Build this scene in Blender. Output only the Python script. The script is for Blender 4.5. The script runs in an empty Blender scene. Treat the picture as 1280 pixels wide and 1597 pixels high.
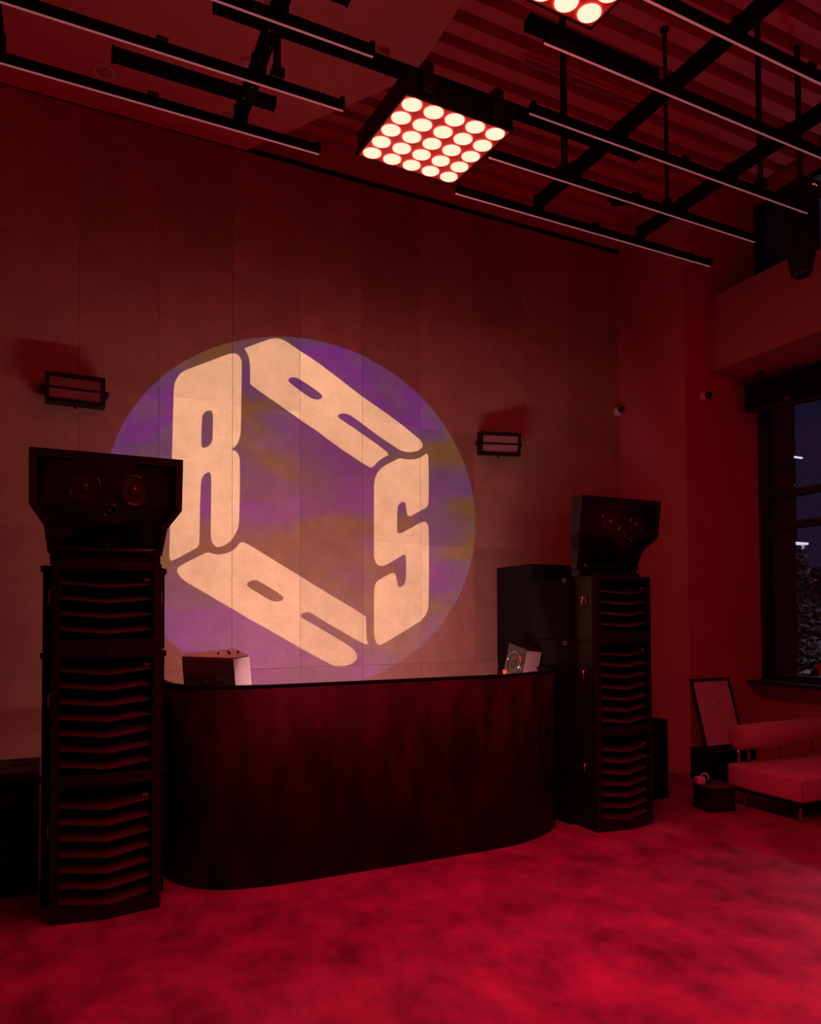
import bpy, bmesh, math, random
from mathutils import Vector, Matrix
random.seed(7)
sc = bpy.context.scene
COL = sc.collection

# ------------------------------------------------------------------ camera, world, exposure
cam = bpy.data.cameras.new('camera')
cam.sensor_fit = 'HORIZONTAL'; cam.sensor_width = 36.0
cam.lens = 31.694; cam.shift_y = 0.1052; cam.clip_start = 0.05; cam.clip_end = 500
camo = bpy.data.objects.new('camera', cam); COL.objects.link(camo)
R_ = Vector((0.90069, -0.43443, -0.00509)); U_ = Vector((-0.00720, -0.02665, 0.99962)); F_ = Vector((0.43440, 0.90031, 0.02713))
camo.matrix_world = Matrix(((R_.x, U_.x, -F_.x, 0.0), (R_.y, U_.y, -F_.y, 0.0), (R_.z, U_.z, -F_.z, 1.58), (0, 0, 0, 1)))
sc.camera = camo

world = bpy.data.worlds.new('dusk_sky'); sc.world = world; world.use_nodes = True
wb = world.node_tree.nodes['Background']; wb.inputs[0].default_value = (0.30, 0.22, 0.62, 1); wb.inputs[1].default_value = 0.045

vs = sc.view_settings
vs.view_transform = 'Standard'; vs.look = 'None'; vs.gamma = 1.0; vs.use_curve_mapping = False; vs.exposure = 0.0

# light levels of the lamps built below
RED_VISIBLE = (12.0, 0.93, 0.64)       # glow of the lenses of the red matrix lamps
RED_BEAM = (1.0, 0.002, 0.07)        # colour of the beam each matrix lamp throws down
BEAM_W = 255.0
STRIP = (200.0, 98.0, 100.0)           # light strip on the booth worktop
GOBO_W = 3900.0

# ------------------------------------------------------------------ helpers
class MB:
    def __init__(s): s.v = []; s.f = []; s.sm = []
    def add(s, pts, faces, smooth=False):
        b = len(s.v); s.v += [tuple(p) for p in pts]
        for f in faces: s.f.append(tuple(b + i for i in f)); s.sm.append(smooth)
        return s
    def hexa(s, p):      # p0..3 bottom ring (ccw from above), p4..7 top ring
        return s.add(p, [(3, 2, 1, 0), (4, 5, 6, 7), (0, 1, 5, 4), (1, 2, 6, 5), (2, 3, 7, 6), (3, 0, 4, 7)])
    def box(s, x0, x1, y0, y1, z0, z1):
        return s.hexa([(x0, y0, z0), (x1, y0, z0), (x1, y1, z0), (x0, y1, z0), (x0, y0, z1), (x1, y0, z1), (x1, y1, z1), (x0, y1, z1)])
    def frame(s, a, d):
        d = Vector(d).normalized(); t = Vector((0, 0, 1)) if abs(d.z) < .9 else Vector((1, 0, 0))
        x = d.cross(t).normalized(); y = d.cross(x).normalized(); return x, y, d
    def lathe(s, o, d, prof, n=24, smooth=True, caps=True):   # prof: (radius, distance along d)
        x, y, d = s.frame(o, d); o = Vector(o); pts = []
        for r, h in prof:
            for k in range(n):
                a = 2 * math.pi * k / n; pts.append(o + d * h + x * (r * math.cos(a)) + y * (r * math.sin(a)))
        F = []
        for i in range(len(prof) - 1):
            for k in range(n): F.append((i * n + k, i * n + (k + 1) % n, (i + 1) * n + (k + 1) % n, (i + 1) * n + k))
        b = len(s.v); s.add(pts, F, smooth)
        if caps:
            s.f.append(tuple(b + k for k in reversed(range(n)))); s.sm.append(False)
            m = (len(prof) - 1) * n; s.f.append(tuple(b + m + k for k in range(n))); s.sm.append(False)
        return s
    def cyl(s, a, b, r, n=16):
        d = Vector(b) - Vector(a); return s.lathe(a, d, [(r, 0), (r, d.length)], n)
    def prism(s, poly, vec):       # poly: 3D points, extruded by vec
        n = len(poly); vec = Vector(vec); p = [Vector(q) for q in poly]
        return s.add(p + [q + vec for q in p], [tuple(reversed(range(n))), tuple(range(n, 2 * n))] + [(i, (i + 1) % n, n + (i + 1) % n, n + i) for i in range(n)])
    def strip_solid(s, path, t, z0, z1, smooth=True):   # vertical wall following a plan path, thickness t to its left
        n = len(path); L = []; O = []
        for i, (x, y) in enumerate(path):
            a = Vector(path[max(0, i - 1)]); b = Vector(path[min(n - 1, i + 1)]); d = (b - a).normalized(); nn = Vector((-d.y, d.x))
            O.append((x, y)); L.append((x + nn.x * t, y + nn.y * t))
        pts = [(x, y, z0) for x, y in O] + [(x, y, z1) for x, y in O] + [(x, y, z0) for x, y in L] + [(x, y, z1) for x, y in L]
        F = []; Fs = []
        for i in range(n - 1):
            F += [(i, i + 1, n + i + 1, n + i), (2 * n + i + 1, 2 * n + i, 3 * n + i, 3 * n + i + 1)]
            Fs += [(n + i, n + i + 1, 3 * n + i + 1, 3 * n + i), (i + 1, i, 2 * n + i, 2 * n + i + 1)]
        b = len(s.v); s.add(pts, F, smooth)
        for f in Fs + [(0, n, 3 * n, 2 * n), (n - 1, 3 * n - 1, 4 * n - 1, 2 * n - 1)]: s.f.append(tuple(b + k for k in f)); s.sm.append(False)
        return s
    def mesh(s, name, fix=True):
        m = bpy.data.meshes.new(name); m.from_pydata(s.v, [], s.f)
        m.polygons.foreach_set('use_smooth', s.sm)
        if fix:
            bm = bmesh.new(); bm.from_mesh(m); bmesh.ops.recalc_face_normals(bm, faces=bm.faces); bm.to_mesh(m); bm.free()
        m.update(); return m
    def build(s, name, mat, parent=None, bevel=0, **kw):
        o = bpy.data.objects.new(name, s.mesh(name)); COL.objects.link(o); o.data.materials.append(M[mat] if isinstance(mat, str) else mat)
        if parent: o.parent = parent
        if bevel:
            b = o.modifiers.new('bevel', 'BEVEL'); b.width = bevel; b.segments = 2; b.limit_method = 'ANGLE'; b.angle_limit = math.radians(40)
        return tag(o, **kw)

def tag(o, label=None, cat=None, group=None, kind=None):
    if label: o['label'] = label
    if cat: o['category'] = cat
    if group: o['group'] = group
    if kind: o['kind'] = kind
    return o
def thing(name, label, cat, loc=(0, 0, 0), rz=0, group=None):
    o = bpy.data.objects.new(name, None); COL.objects.link(o); o.location = loc; o.rotation_euler = (0, 0, rz); o.empty_display_size = .1
    return tag(o, label, cat, group)
def copy_tree(o, parent=None):
    c = o.copy(); COL.objects.link(c); c.parent = parent
    for ch in list(o.children): copy_tree(ch, c)
    return c
def put(o, parent, loc=(0, 0, 0), rot=(0, 0, 0)):
    o.parent = parent; o.location = loc; o.rotation_euler = rot; return o
def text_mesh(name, body, size, depth, mat, parent, matrix, label=None, bold=.0):
    c = bpy.data.curves.new(name, 'FONT'); c.body = body; c.size = size; c.extrude = depth; c.align_x = 'CENTER'; c.align_y = 'CENTER'; c.offset = bold
    t = bpy.data.objects.new(name, c); COL.objects.link(t)
    dg = bpy.context.evaluated_depsgraph_get(); me = bpy.data.meshes.new_from_object(t.evaluated_get(dg))
    bpy.data.objects.remove(t); me.name = name
    o = bpy.data.objects.new(name, me); COL.objects.link(o); me.materials.clear(); me.materials.append(M[mat])
    o.parent = parent; o.matrix_local = matrix
    if label: o['label'] = label
    return o

# ------------------------------------------------------------------ materials
M = {}
def mat(name, col, rough=.5, metal=0, spec=.5, emit=None, estr=1.0):
    m = bpy.data.materials.new(name); m.use_nodes = True; p = m.node_tree.nodes['Principled BSDF']
    p.inputs['Base Color'].default_value = (*col, 1); p.inputs['Roughness'].default_value = rough; p.inputs['Metallic'].default_value = metal
    p.inputs['Specular IOR Level'].default_value = spec
    if emit: p.inputs['Emission Color'].default_value = (*emit, 1); p.inputs['Emission Strength'].default_value = estr
    M[name] = m; return m
def nd(m, t, **kw):
    n = m.node_tree.nodes.new(t)
    for k, v in kw.items():
        if k in n.inputs.keys(): n.inputs[k].default_value = v
        else: setattr(n, k, v)
    return n
def ln(m, a, b): m.node_tree.links.new(a, b)
def ramp(m, stops):
    r = nd(m, 'ShaderNodeValToRGB'); e = r.color_ramp.elements
    e[0].position, e[0].color = stops[0][0], (*stops[0][1], 1); e[1].position, e[1].color = stops[-1][0], (*stops[-1][1], 1)
    for p, c in stops[1:-1]: x = e.new(p); x.color = (*c, 1)
    return r
def noisy(name, c0, c1, scale, rough=.5, spec=.5, detail=6, dist=.0, nr=.62, sc3=(1, 1, 1), bump=0, bscale=60, lo=.3, hi=.7, rr=None, rnd=0):
    m = mat(name, c0, rough, 0, spec); p = m.node_tree.nodes['Principled BSDF']
    tc = nd(m, 'ShaderNodeTexCoord'); mp = nd(m, 'ShaderNodeMapping'); mp.inputs['Scale'].default_value = sc3; ln(m, tc.outputs['Object'], mp.inputs['Vector'])
    no = nd(m, 'ShaderNodeTexNoise', Scale=scale, Detail=detail, Roughness=nr, Distortion=dist); ln(m, mp.outputs[0], no.inputs['Vector'])
    r = ramp(m, [(lo, c0), (hi, c1)]); ln(m, no.outputs[0], r.inputs[0]); out = r.outputs[0]
    if rnd:
        oi = nd(m, 'ShaderNodeObjectInfo'); mr = nd(m, 'ShaderNodeMapRange'); mr.inputs['To Min'].default_value = 1 - rnd; mr.inputs['To Max'].default_value = 1 + rnd
        ln(m, oi.outputs['Random'], mr.inputs['Value'])
        mx = nd(m, 'ShaderNodeMix', data_type='RGBA', blend_type='MULTIPLY'); mx.inputs[0].default_value = 1
        cc = nd(m, 'ShaderNodeCombineColor'); [ln(m, mr.outputs[0], cc.inputs[i]) for i in range(3)]
        ln(m, out, mx.inputs[6]); ln(m, cc.outputs[0], mx.inputs[7]); out = mx.outputs[2]
        ad = nd(m, 'ShaderNodeVectorMath', operation='ADD'); sp = nd(m, 'ShaderNodeMath', operation='MULTIPLY'); sp.inputs[1].default_value = 37
        ln(m, oi.outputs['Random'], sp.inputs[0]); ln(m, tc.outputs['Object'], ad.inputs[0]); ln(m, sp.outputs[0], ad.inputs[1]); ln(m, ad.outputs[0], mp.inputs['Vector'])
    ln(m, out, p.inputs['Base Color'])
    if rr:
        q = ramp(m, [(lo, (rr[0],) * 3), (hi, (rr[1],) * 3)]); ln(m, no.outputs[0], q.inputs[0]); ln(m, q.outputs[0], p.inputs['Roughness'])
    if bump:
        n2 = nd(m, 'ShaderNodeTexNoise', Scale=bscale, Detail=4); ln(m, mp.outputs[0], n2.inputs['Vector'])
        b = nd(m, 'ShaderNodeBump', Strength=bump, Distance=.01); ln(m, n2.outputs[0], b.inputs['Height']); ln(m, b.outputs[0], p.inputs['Normal'])
    return m

noisy('tile', (.31, .200, .150), (.50, .325, .250), 3.2, .75, .25, detail=12, nr=.78, bump=.25, bscale=70, lo=.25, hi=.75, rnd=.11)
mat('tile_joint', (.03, .02, .018), .9)
noisy('floor', (.12, .045, .07), (.45, .165, .255), 2.6, .5, .35, detail=11, dist=.15, sc3=(1.3, 1, 1), bump=.12, bscale=35, lo=.32, hi=.72, rr=(.6, .42))
noisy('plaster', (.56, .17, .21), (.62, .20, .24), 3, .7, .3, detail=3)
noisy('ceiling_board', (.80, .26, .31), (.86, .29, .34), 1.5, .7, .3, detail=3)
noisy('rib_paint', (.72, .18, .24), (.78, .21, .27), 4, .6, .3, detail=3)
mat('deck_paint', (.28, .08, .10), .8)
noisy('beam_paint', (.48, .20, .23), (.53, .23, .26), 3, .6, .3, detail=3)
mat('black_paint', (.010, .008, .008), .5, 0, .25)
mat('black_fin', (.085, .07, .07), .55, 0, .3); mat('lamp_face', (.66, .20, .25), .4)
mat('black_gloss', (.012, .010, .010), .18, 0, .6)
mat('black_matt', (.006, .005, .005), .85, 0, .1)
mat('black_metal', (.02, .018, .018), .38, .3, .5)
mat('cone', (.02, .016, .016), .27, 0, 1.0)
mat('chrome', (.55, .53, .52), .2, 1)
mat('pale_plastic', (.80, .77, .75), .5)
mat('red_badge', (.75, .12, .12), .5)
mat('edge_added_glow', (.85, .80, .80), .45, emit=(1, .42, .48), estr=.13)  # faint glow added so the rail edges show as pale lines
mat('led_grid', (.75, .66, .74), .5)
mat('fabric_sofa', (.55, .42, .42), .95, 0, .1)
mat('frame_black', (.012, .01, .01), .45)
mat('paper', (.82, .72, .80), .8)
mat('ink', (.30, .27, .30), .8)
mat('orange_badge', (.85, .20, .10), .5)
mat('monitor_face', (.03, .025, .025), .42)
noisy('monitor_black', (.012, .010, .010), (.022, .020, .020), 400, .30, .5, detail=2, bump=.1, bscale=300)
noisy('veneer', (.008, .005, .004), (.060, .030, .027), 4.0, .55, .25, detail=6, sc3=(1.6, 1.6, .55), lo=.42, hi=.80)
mat('cladding', (.10, .055, .05), .7)
noisy('leaf', (.035, .05, .03), (.16, .16, .13), 3, .6)
noisy('pale_fleck', (.30, .28, .30), (.48, .45, .47), 3, .6)  # paler flecks scattered through the foliage
noisy('monitor_lit_grey', (.16, .14, .14), (.42, .38, .37), 260, .45, .5, detail=2)  # paler grey puts the light falling on side and top into the colour
mat('bark', (.05, .035, .03), .9)
mat('asphalt', (.02, .018, .02), .9)
mat('far_building', (.02, .018, .022), .9)
mat('warm_window', (.1, .1, .1), .5, emit=(1, .85, .7), estr=.5)
mat('white_tube', (.3, .3, .3), .5, emit=(.9, .88, 1), estr=1.2)
mat('tail_light', (.3, .02, .02), .5, emit=(1, .05, .08), estr=.7)
mat('red_display', (.2, .02, .01), .5, emit=(1, .12, .05), estr=.9)
mat('green_dot', (.2, .3, .2), .5, emit=(.6, 1, .5), estr=1.0)
mat('sticker_red', (.45, .01, .02), .6)
def emitter(name, col):
    m = bpy.data.materials.new(name); m.use_nodes = True; nt = m.node_tree; nt.nodes.clear()
    o = nt.nodes.new('ShaderNodeOutputMaterial'); e = nt.nodes.new('ShaderNodeEmission'); k = max(col)
    e.inputs[0].default_value = (col[0] / k, col[1] / k, col[2] / k, 1); e.inputs[1].default_value = k; nt.links.new(e.outputs[0], o.inputs[0]); M[name] = m
emitter('lens_red', RED_VISIBLE); emitter('strip_light', STRIP)
def glass():
    m = bpy.data.materials.new('pane_glass'); m.use_nodes = True; nt = m.node_tree; nt.nodes.clear(); M['pane_glass'] = m
    o = nt.nodes.new('ShaderNodeOutputMaterial'); t = nt.nodes.new('ShaderNodeBsdfTransparent'); g = nt.nodes.new('ShaderNodeBsdfGlossy'); x = nt.nodes.new('ShaderNodeMixShader')
    t.inputs[0].default_value = (.8, .8, .85, 1); g.inputs['Roughness'].default_value = .02; x.inputs[0].default_value = .05
    nt.links.new(t.outputs[0], x.inputs[1]); nt.links.new(g.outputs[0], x.inputs[2]); nt.links.new(x.outputs[0], o.inputs[0])
glass()
def gobo_glass():
    m = bpy.data.materials.new('gobo_glass'); m.use_nodes = True; nt = m.node_tree; nt.nodes.clear(); M['gobo_glass'] = m
    o = nt.nodes.new('ShaderNodeOutputMaterial'); t = nt.nodes.new('ShaderNodeBsdfTransparent')
    tc = nd(m, 'ShaderNodeTexCoord'); mp = nd(m, 'ShaderNodeMapping'); mp.inputs['Rotation'].default_value = (0, math.radians(32), 0); mp.inputs['Scale'].default_value = (5, 1, 13)
    ln(m, tc.outputs['Object'], mp.inputs['Vector'])
    no = nd(m, 'ShaderNodeTexNoise', Scale=2.6, Detail=3, Distortion=.4); ln(m, mp.outputs[0], no.inputs['Vector'])
    r = ramp(m, [(.28, (.02, .10, .26)), (.41, (.06, .02, .75)), (.50, (.012, .09, .42)), (.59, (.08, .13, .04)), (.68, (.025, .09, .24)), (.80, (.07, .025, .48))]); ln(m, no.outputs[0], r.inputs[0])
    # stronger violet towards the rim of the glass, weak in the middle
    ln_ = nd(m, 'ShaderNodeVectorMath', operation='LENGTH'); ln(m, tc.outputs['Object'], ln_.inputs[0])
    mr = nd(m, 'ShaderNodeMapRange'); mr.inputs['From Min'].default_value = .02; mr.inputs['From Max'].default_value = .082; mr.inputs['To Min'].default_value = .75; mr.inputs['To Max'].default_value = 1.0
    ln(m, ln_.outputs['Value'], mr.inputs['Value'])
    cc = nd(m, 'ShaderNodeCombineColor'); [ln(m, mr.outputs[0], cc.inputs[i]) for i in range(3)]
    mx = nd(m, 'ShaderNodeMix', data_type='RGBA', blend_type='MULTIPLY'); mx.inputs[0].default_value = 1; ln(m, r.outputs[0], mx.inputs[6]); ln(m, cc.outputs[0], mx.inputs[7])
    ln(m, mx.outputs[2], t.inputs[0]); nt.links.new(t.outputs[0], o.inputs[0])
gobo_glass()

# ------------------------------------------------------------------ the setting
WY = 6.204; ZT = 5.662; TX0 = .1055; TW = .6; TH = 1.132; PX = 5.6; PY = 5.26; RX = 6.607; DECK = 6.13
LX = -4.0; BY = -4.5
MB().box(LX - .2, RX + .25, BY - .2, WY + .3, -.15, 0).build('floor', 'floor', kind='structure')
wall = MB().box(LX - .2, PX, WY + .014, WY + .25, 0, ZT + .02).build('wall_back', 'tile_joint', kind='structure')
tm = {}
for row in range(5):
    z0 = 0 if row == 0 else .0146 + row * TH; z1 = .0146 + (row + 1) * TH if row < 4 else ZT
    for i in range(-6, 10):
        x0 = TX0 + (i) * TW; x1 = min(x0 + TW, PX); g = .0014
        key = (row in (0, 4) and row, x1 < x0 + TW - .01)
        if key not in tm:
            mb = MB().box(g, x1 - x0 - g, 0, .02, g, z1 - z0 - g); tm[key] = mb.mesh('wall_tile'); tm[key].materials.append(M['tile'])
        o = bpy.data.objects.new('wall_tile', tm[key]); COL.objects.link(o); o.parent = wall; o.location = (x0, WY + random.uniform(-.0012, .0012), z0)
        o.rotation_euler = (random.uniform(-.0015, .0015), 0, random.uniform(-.0015, .0015))
MB().box(LX, PX, WY - .012, WY + .02, ZT, ZT + .035).build('trim_1', 'black_matt', kind='structure')
MB().box(LX - .2, PX, WY + .004, WY + .25, ZT + .035, DECK + .2).build('wall_back_upper', 'plaster', kind='structure')
MB().box(PX, RX + .25, PY, WY + .25, 0, DECK + .2).build('wall_pier', 'plaster', kind='structure')
MB().box(LX - .2, LX, BY - .2, WY + .25, 0, DECK + .2).build('wall_left', 'plaster', kind='structure')
MB().box(LX, RX + .25, BY - .2, BY, 0, DECK + .2).build('wall_rear', 'plaster', kind='structure')
# right wall: parapet, posts between window bays, wall above
SILL = .92; WTOP = 4.06; UP0 = 4.825; UP1 = 5.95
wr = MB()
wr.box(RX, RX + .25, BY, PY, 0, SILL - .03)
wr.box(RX, RX + .25, BY, PY, WTOP, UP0 - .02).box(RX, RX + .25, BY, PY, UP1, DECK + .2)
for y0, y1 in ((1.2, 1.6), (-2.6, -2.2), (BY, BY + .2)): wr.box(RX, RX + .25, y0, y1, SILL - .03, WTOP).box(RX, RX + .25, y0, y1, UP0 - .02, UP1)
wr.build('wall_right', 'plaster', kind='structure')
MB().box(5.918, RX + .02, BY, PY, 4.058, 4.825).build('trim_2', 'beam_paint', kind='structure', bevel=.006)
sl = MB().box(6.40, RX + .06, BY, PY, SILL - .035, SILL).build('trim_3', 'frame_black', kind='structure', bevel=.004)
baseb = MB().box(PX - .012, PX, PY - .012, WY, 0, .05).box(PX - .012, RX, PY - .012, PY, 0, .05).build('baseboard_pier', 'beam_paint', kind='structure')
def window(n, y0, y1, z0, z1, mull, trans):
    w = MB().box(RX + .03, RX + .13, y0, y0 + .09, z0, z1).box(RX + .03, RX + .13, y1 - .09, y1, z0, z1).box(RX + .03, RX + .13, y0, y1, z0, z0 + .06).box(RX + .03, RX + .13, y0, y1, z1 - .06, z1)
    w = w.build('window_%d' % n, 'frame_black', kind='structure')
    ys = [y0 + .09] + mull + [y1 - .09]; zs = [z0 + .06] + trans + [z1 - .06]
    for y in mull: MB().box(RX + .04, RX + .12, y - .035, y + .035, z0 + .06, z1 - .06).build('mullion', 'frame_black', w)
    for z, h in trans_h(trans): MB().box(RX + .035, RX + .125, y0 + .09, y1 - .09, z - h, z + h).build('transom', 'frame_black', w)
    for a, b in zip(ys[:-1], ys[1:]):
        for c, d in zip(zs[:-1], zs[1:]): MB().box(RX + .078, RX + .084, a, b, c, d).build('pane', 'pane_glass', w)
def trans_h(t): return [(z, .035) for z in t]
window(1, 1.6, PY, SILL, WTOP, [3.4], [2.505, 2.83])
window(2, -2.2, 1.2, SILL, WTOP, [-.5], [2.505, 2.83])
window(3, 1.6, PY, UP0, UP1, [3.4], [])
window(4, -2.2, 1.2, UP0, UP1, [-.5], [])
# ceiling: high ribbed deck and the lowered smooth board with its cut corner
ce = MB().box(LX - .2, RX + .25, BY - .2, WY + .25, DECK, DECK + .2).build('ceiling', 'deck_paint', kind='structure')
rm = MB().box(-3.9, 6.35, 0, .115, 0, .15).mesh('ceiling_rib'); rm.materials.append(M['rib_paint'])
for k in range(48):
    y = 6.07 - k * .2185
    o = bpy.data.objects.new('ceiling_rib', rm); COL.objects.link(o); o.parent = ce; o.location = (0, y, DECK - .15)
MB().prism([(LX, BY, ZT), (2.365, BY, ZT), (2.365, 4.79, ZT), (1.42, WY - .012, ZT), (LX, WY - .012, ZT)], (0, 0, .30)).build('ceiling_lowered', 'ceiling_board', kind='structure')

# ------------------------------------------------------------------ loudspeaker towers
def fin_mesh(zc, name, mat_, parent):
    mb = MB(); hw = .228; dip = .022; d = .10; rise = .024; t = .010
    yE, yC = .016, -.036
    for s in (-1, 1):
        a = [(s * hw, yE, dip), (0, yC, 0), (0, yC + d, rise), (s * hw, yE + d, dip + rise)]
        if s < 0: a = [a[0], a[1], a[2], a[3]]
        mb.hexa([(x, y, z - t) for x, y, z in a] + a)
    o = mb.build(name, mat_, parent); o.location = (0, 0, zc); return o
def cabinet(label, loc, h, op0, op1, fins, group):
    t = thing('louvred_speaker_cabinet', label, 'speaker', loc, 0, group)
    W = .275; F = .228
    body = MB()
    # V-plan top and bottom boards, sides, inner back
    for z0, z1 in ((0, .02), (h - .02, h)):
        body.prism([(-W, .004, z0), (0, -.046, z0), (W, .004, z0), (W, .24, z0), (-W, .24, z0)], (0, 0, z1 - z0))
    for s in (-1, 1):
        x0, x1 = (-W, -W + .02) if s < 0 else (W - .02, W); body.box(x0, x1, .01, .24, .02, h - .02)
    body.build('shell', 'black_paint', t, bevel=.003)
    MB().prism([(-F - .02, .15, .02), (0, .10, .02), (F + .02, .15, .02), (F + .02, .20, .02), (-F - .02, .20, .02)], (0, 0, h - .04)).build('inner_baffle', 'black_matt', t)
    fr = MB()
    def half(s, xa, xb, z0, z1, p=.0):
        ya = -.05 + .05 * xa / W; yb = -.05 + .05 * xb / W; q = [(s * xa, ya - p), (s * xb, yb - p), (s * xb, yb + .03), (s * xa, ya + .03)]
        if s < 0: q = q[::-1]
        fr.prism([(x, y, z0) for x, y in q], (0, 0, z1 - z0))
    for s in (-1, 1):
        half(s, 0, W, 0, op0); half(s, 0, W, op1, h); half(s, F, W, op0, op1)
    fr.build('front_frame', 'black_paint', t, bevel=.004)
    lip = MB()
    for s in (-1, 1):
        for (xa, xb, z0, z1) in ((0, F + .008, op0 - .008, op0), (0, F + .008, op1, op1 + .008), (F, F + .008, op0, op1)):
            ya = -.05 + .05 * xa / W - .006; yb = -.05 + .05 * xb / W - .006; q = [(s * xa, ya), (s * xb, yb), (s * xb, yb + .01), (s * xa, ya + .01)]
            if s < 0: q = q[::-1]
            lip.prism([(x, y, z0) for x, y in q], (0, 0, z1 - z0))
    lip.build('frame_lip', 'black_paint', t)
    rb = MB().box(-.32, .32, .245, .72, 0, h - .004).build('rear_body', 'black_matt', t, bevel=.006)
    for z in fins: fin_mesh(z, 'fin', 'black_fin', t)
    for s in (-1, 1):
        x = s * .32
        MB().box(min(x, x + s * .012), max(x, x + s * .012), .25, .31, h - .04, h - .006).build('rigging_clip', 'black_metal', t, bevel=.003)
        hd = MB().lathe((s * .276, .12, h * .62), (s, 0, 0), [(.045, 0), (.045, .004), (.036, .006), (.030, .002)], 20).build('handle_cup', 'black_gloss', t)
        MB().cyl((s * .284, .12, h * .62 - .035), (s * .284, .12, h * .62 + .035), .007, 10).build('grip', 'chrome', hd)
    ry = -.05 + .05 * .19 / W
    m = Matrix.Translation((.195, .012, fins[0] + .036)) @ Matrix.Rotation(math.radians(10.3), 4, 'Z') @ Matrix.Rotation(math.pi / 2, 4, 'X')
    text_mesh('badge', 'TPI', .026, .001, 'red_badge', t, m, 'small red lettering TPI')
    return t
K = 4.18 / 4.215
def fz(zs, base): return [1.58 + (z - 1.58) * K - base for z in zs]
lowf = fz([.572, .486, .401, .317, .234, .151, .066], 0)
midf = fz([1.291, 1.207, 1.123, 1.039, .955, .871, .787], .725)
topf = fz([1.76, 1.677, 1.594, 1.511], 1.405)
for side, cx, dx in (('left', .225, 'at the booth\'s left end'), ('right', 3.815, 'at the booth\'s right end')):
    g = 'louvred cabinets of the %s tower' % side
    cabinet('seven-fin black speaker cabinet, lowest in the tower ' + dx, (cx, 4.215, 0), .724, .075, .70, lowf, g)
    cabinet('seven-fin black speaker cabinet, middle of the tower ' + dx, (cx, 4.215, .725), .679, .035, .652, midf, g)
    cabinet('four-fin black speaker cabinet, top of the tower ' + dx, (cx, 4.215, 1.405), .48, .07, .44, topf, g)

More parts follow.
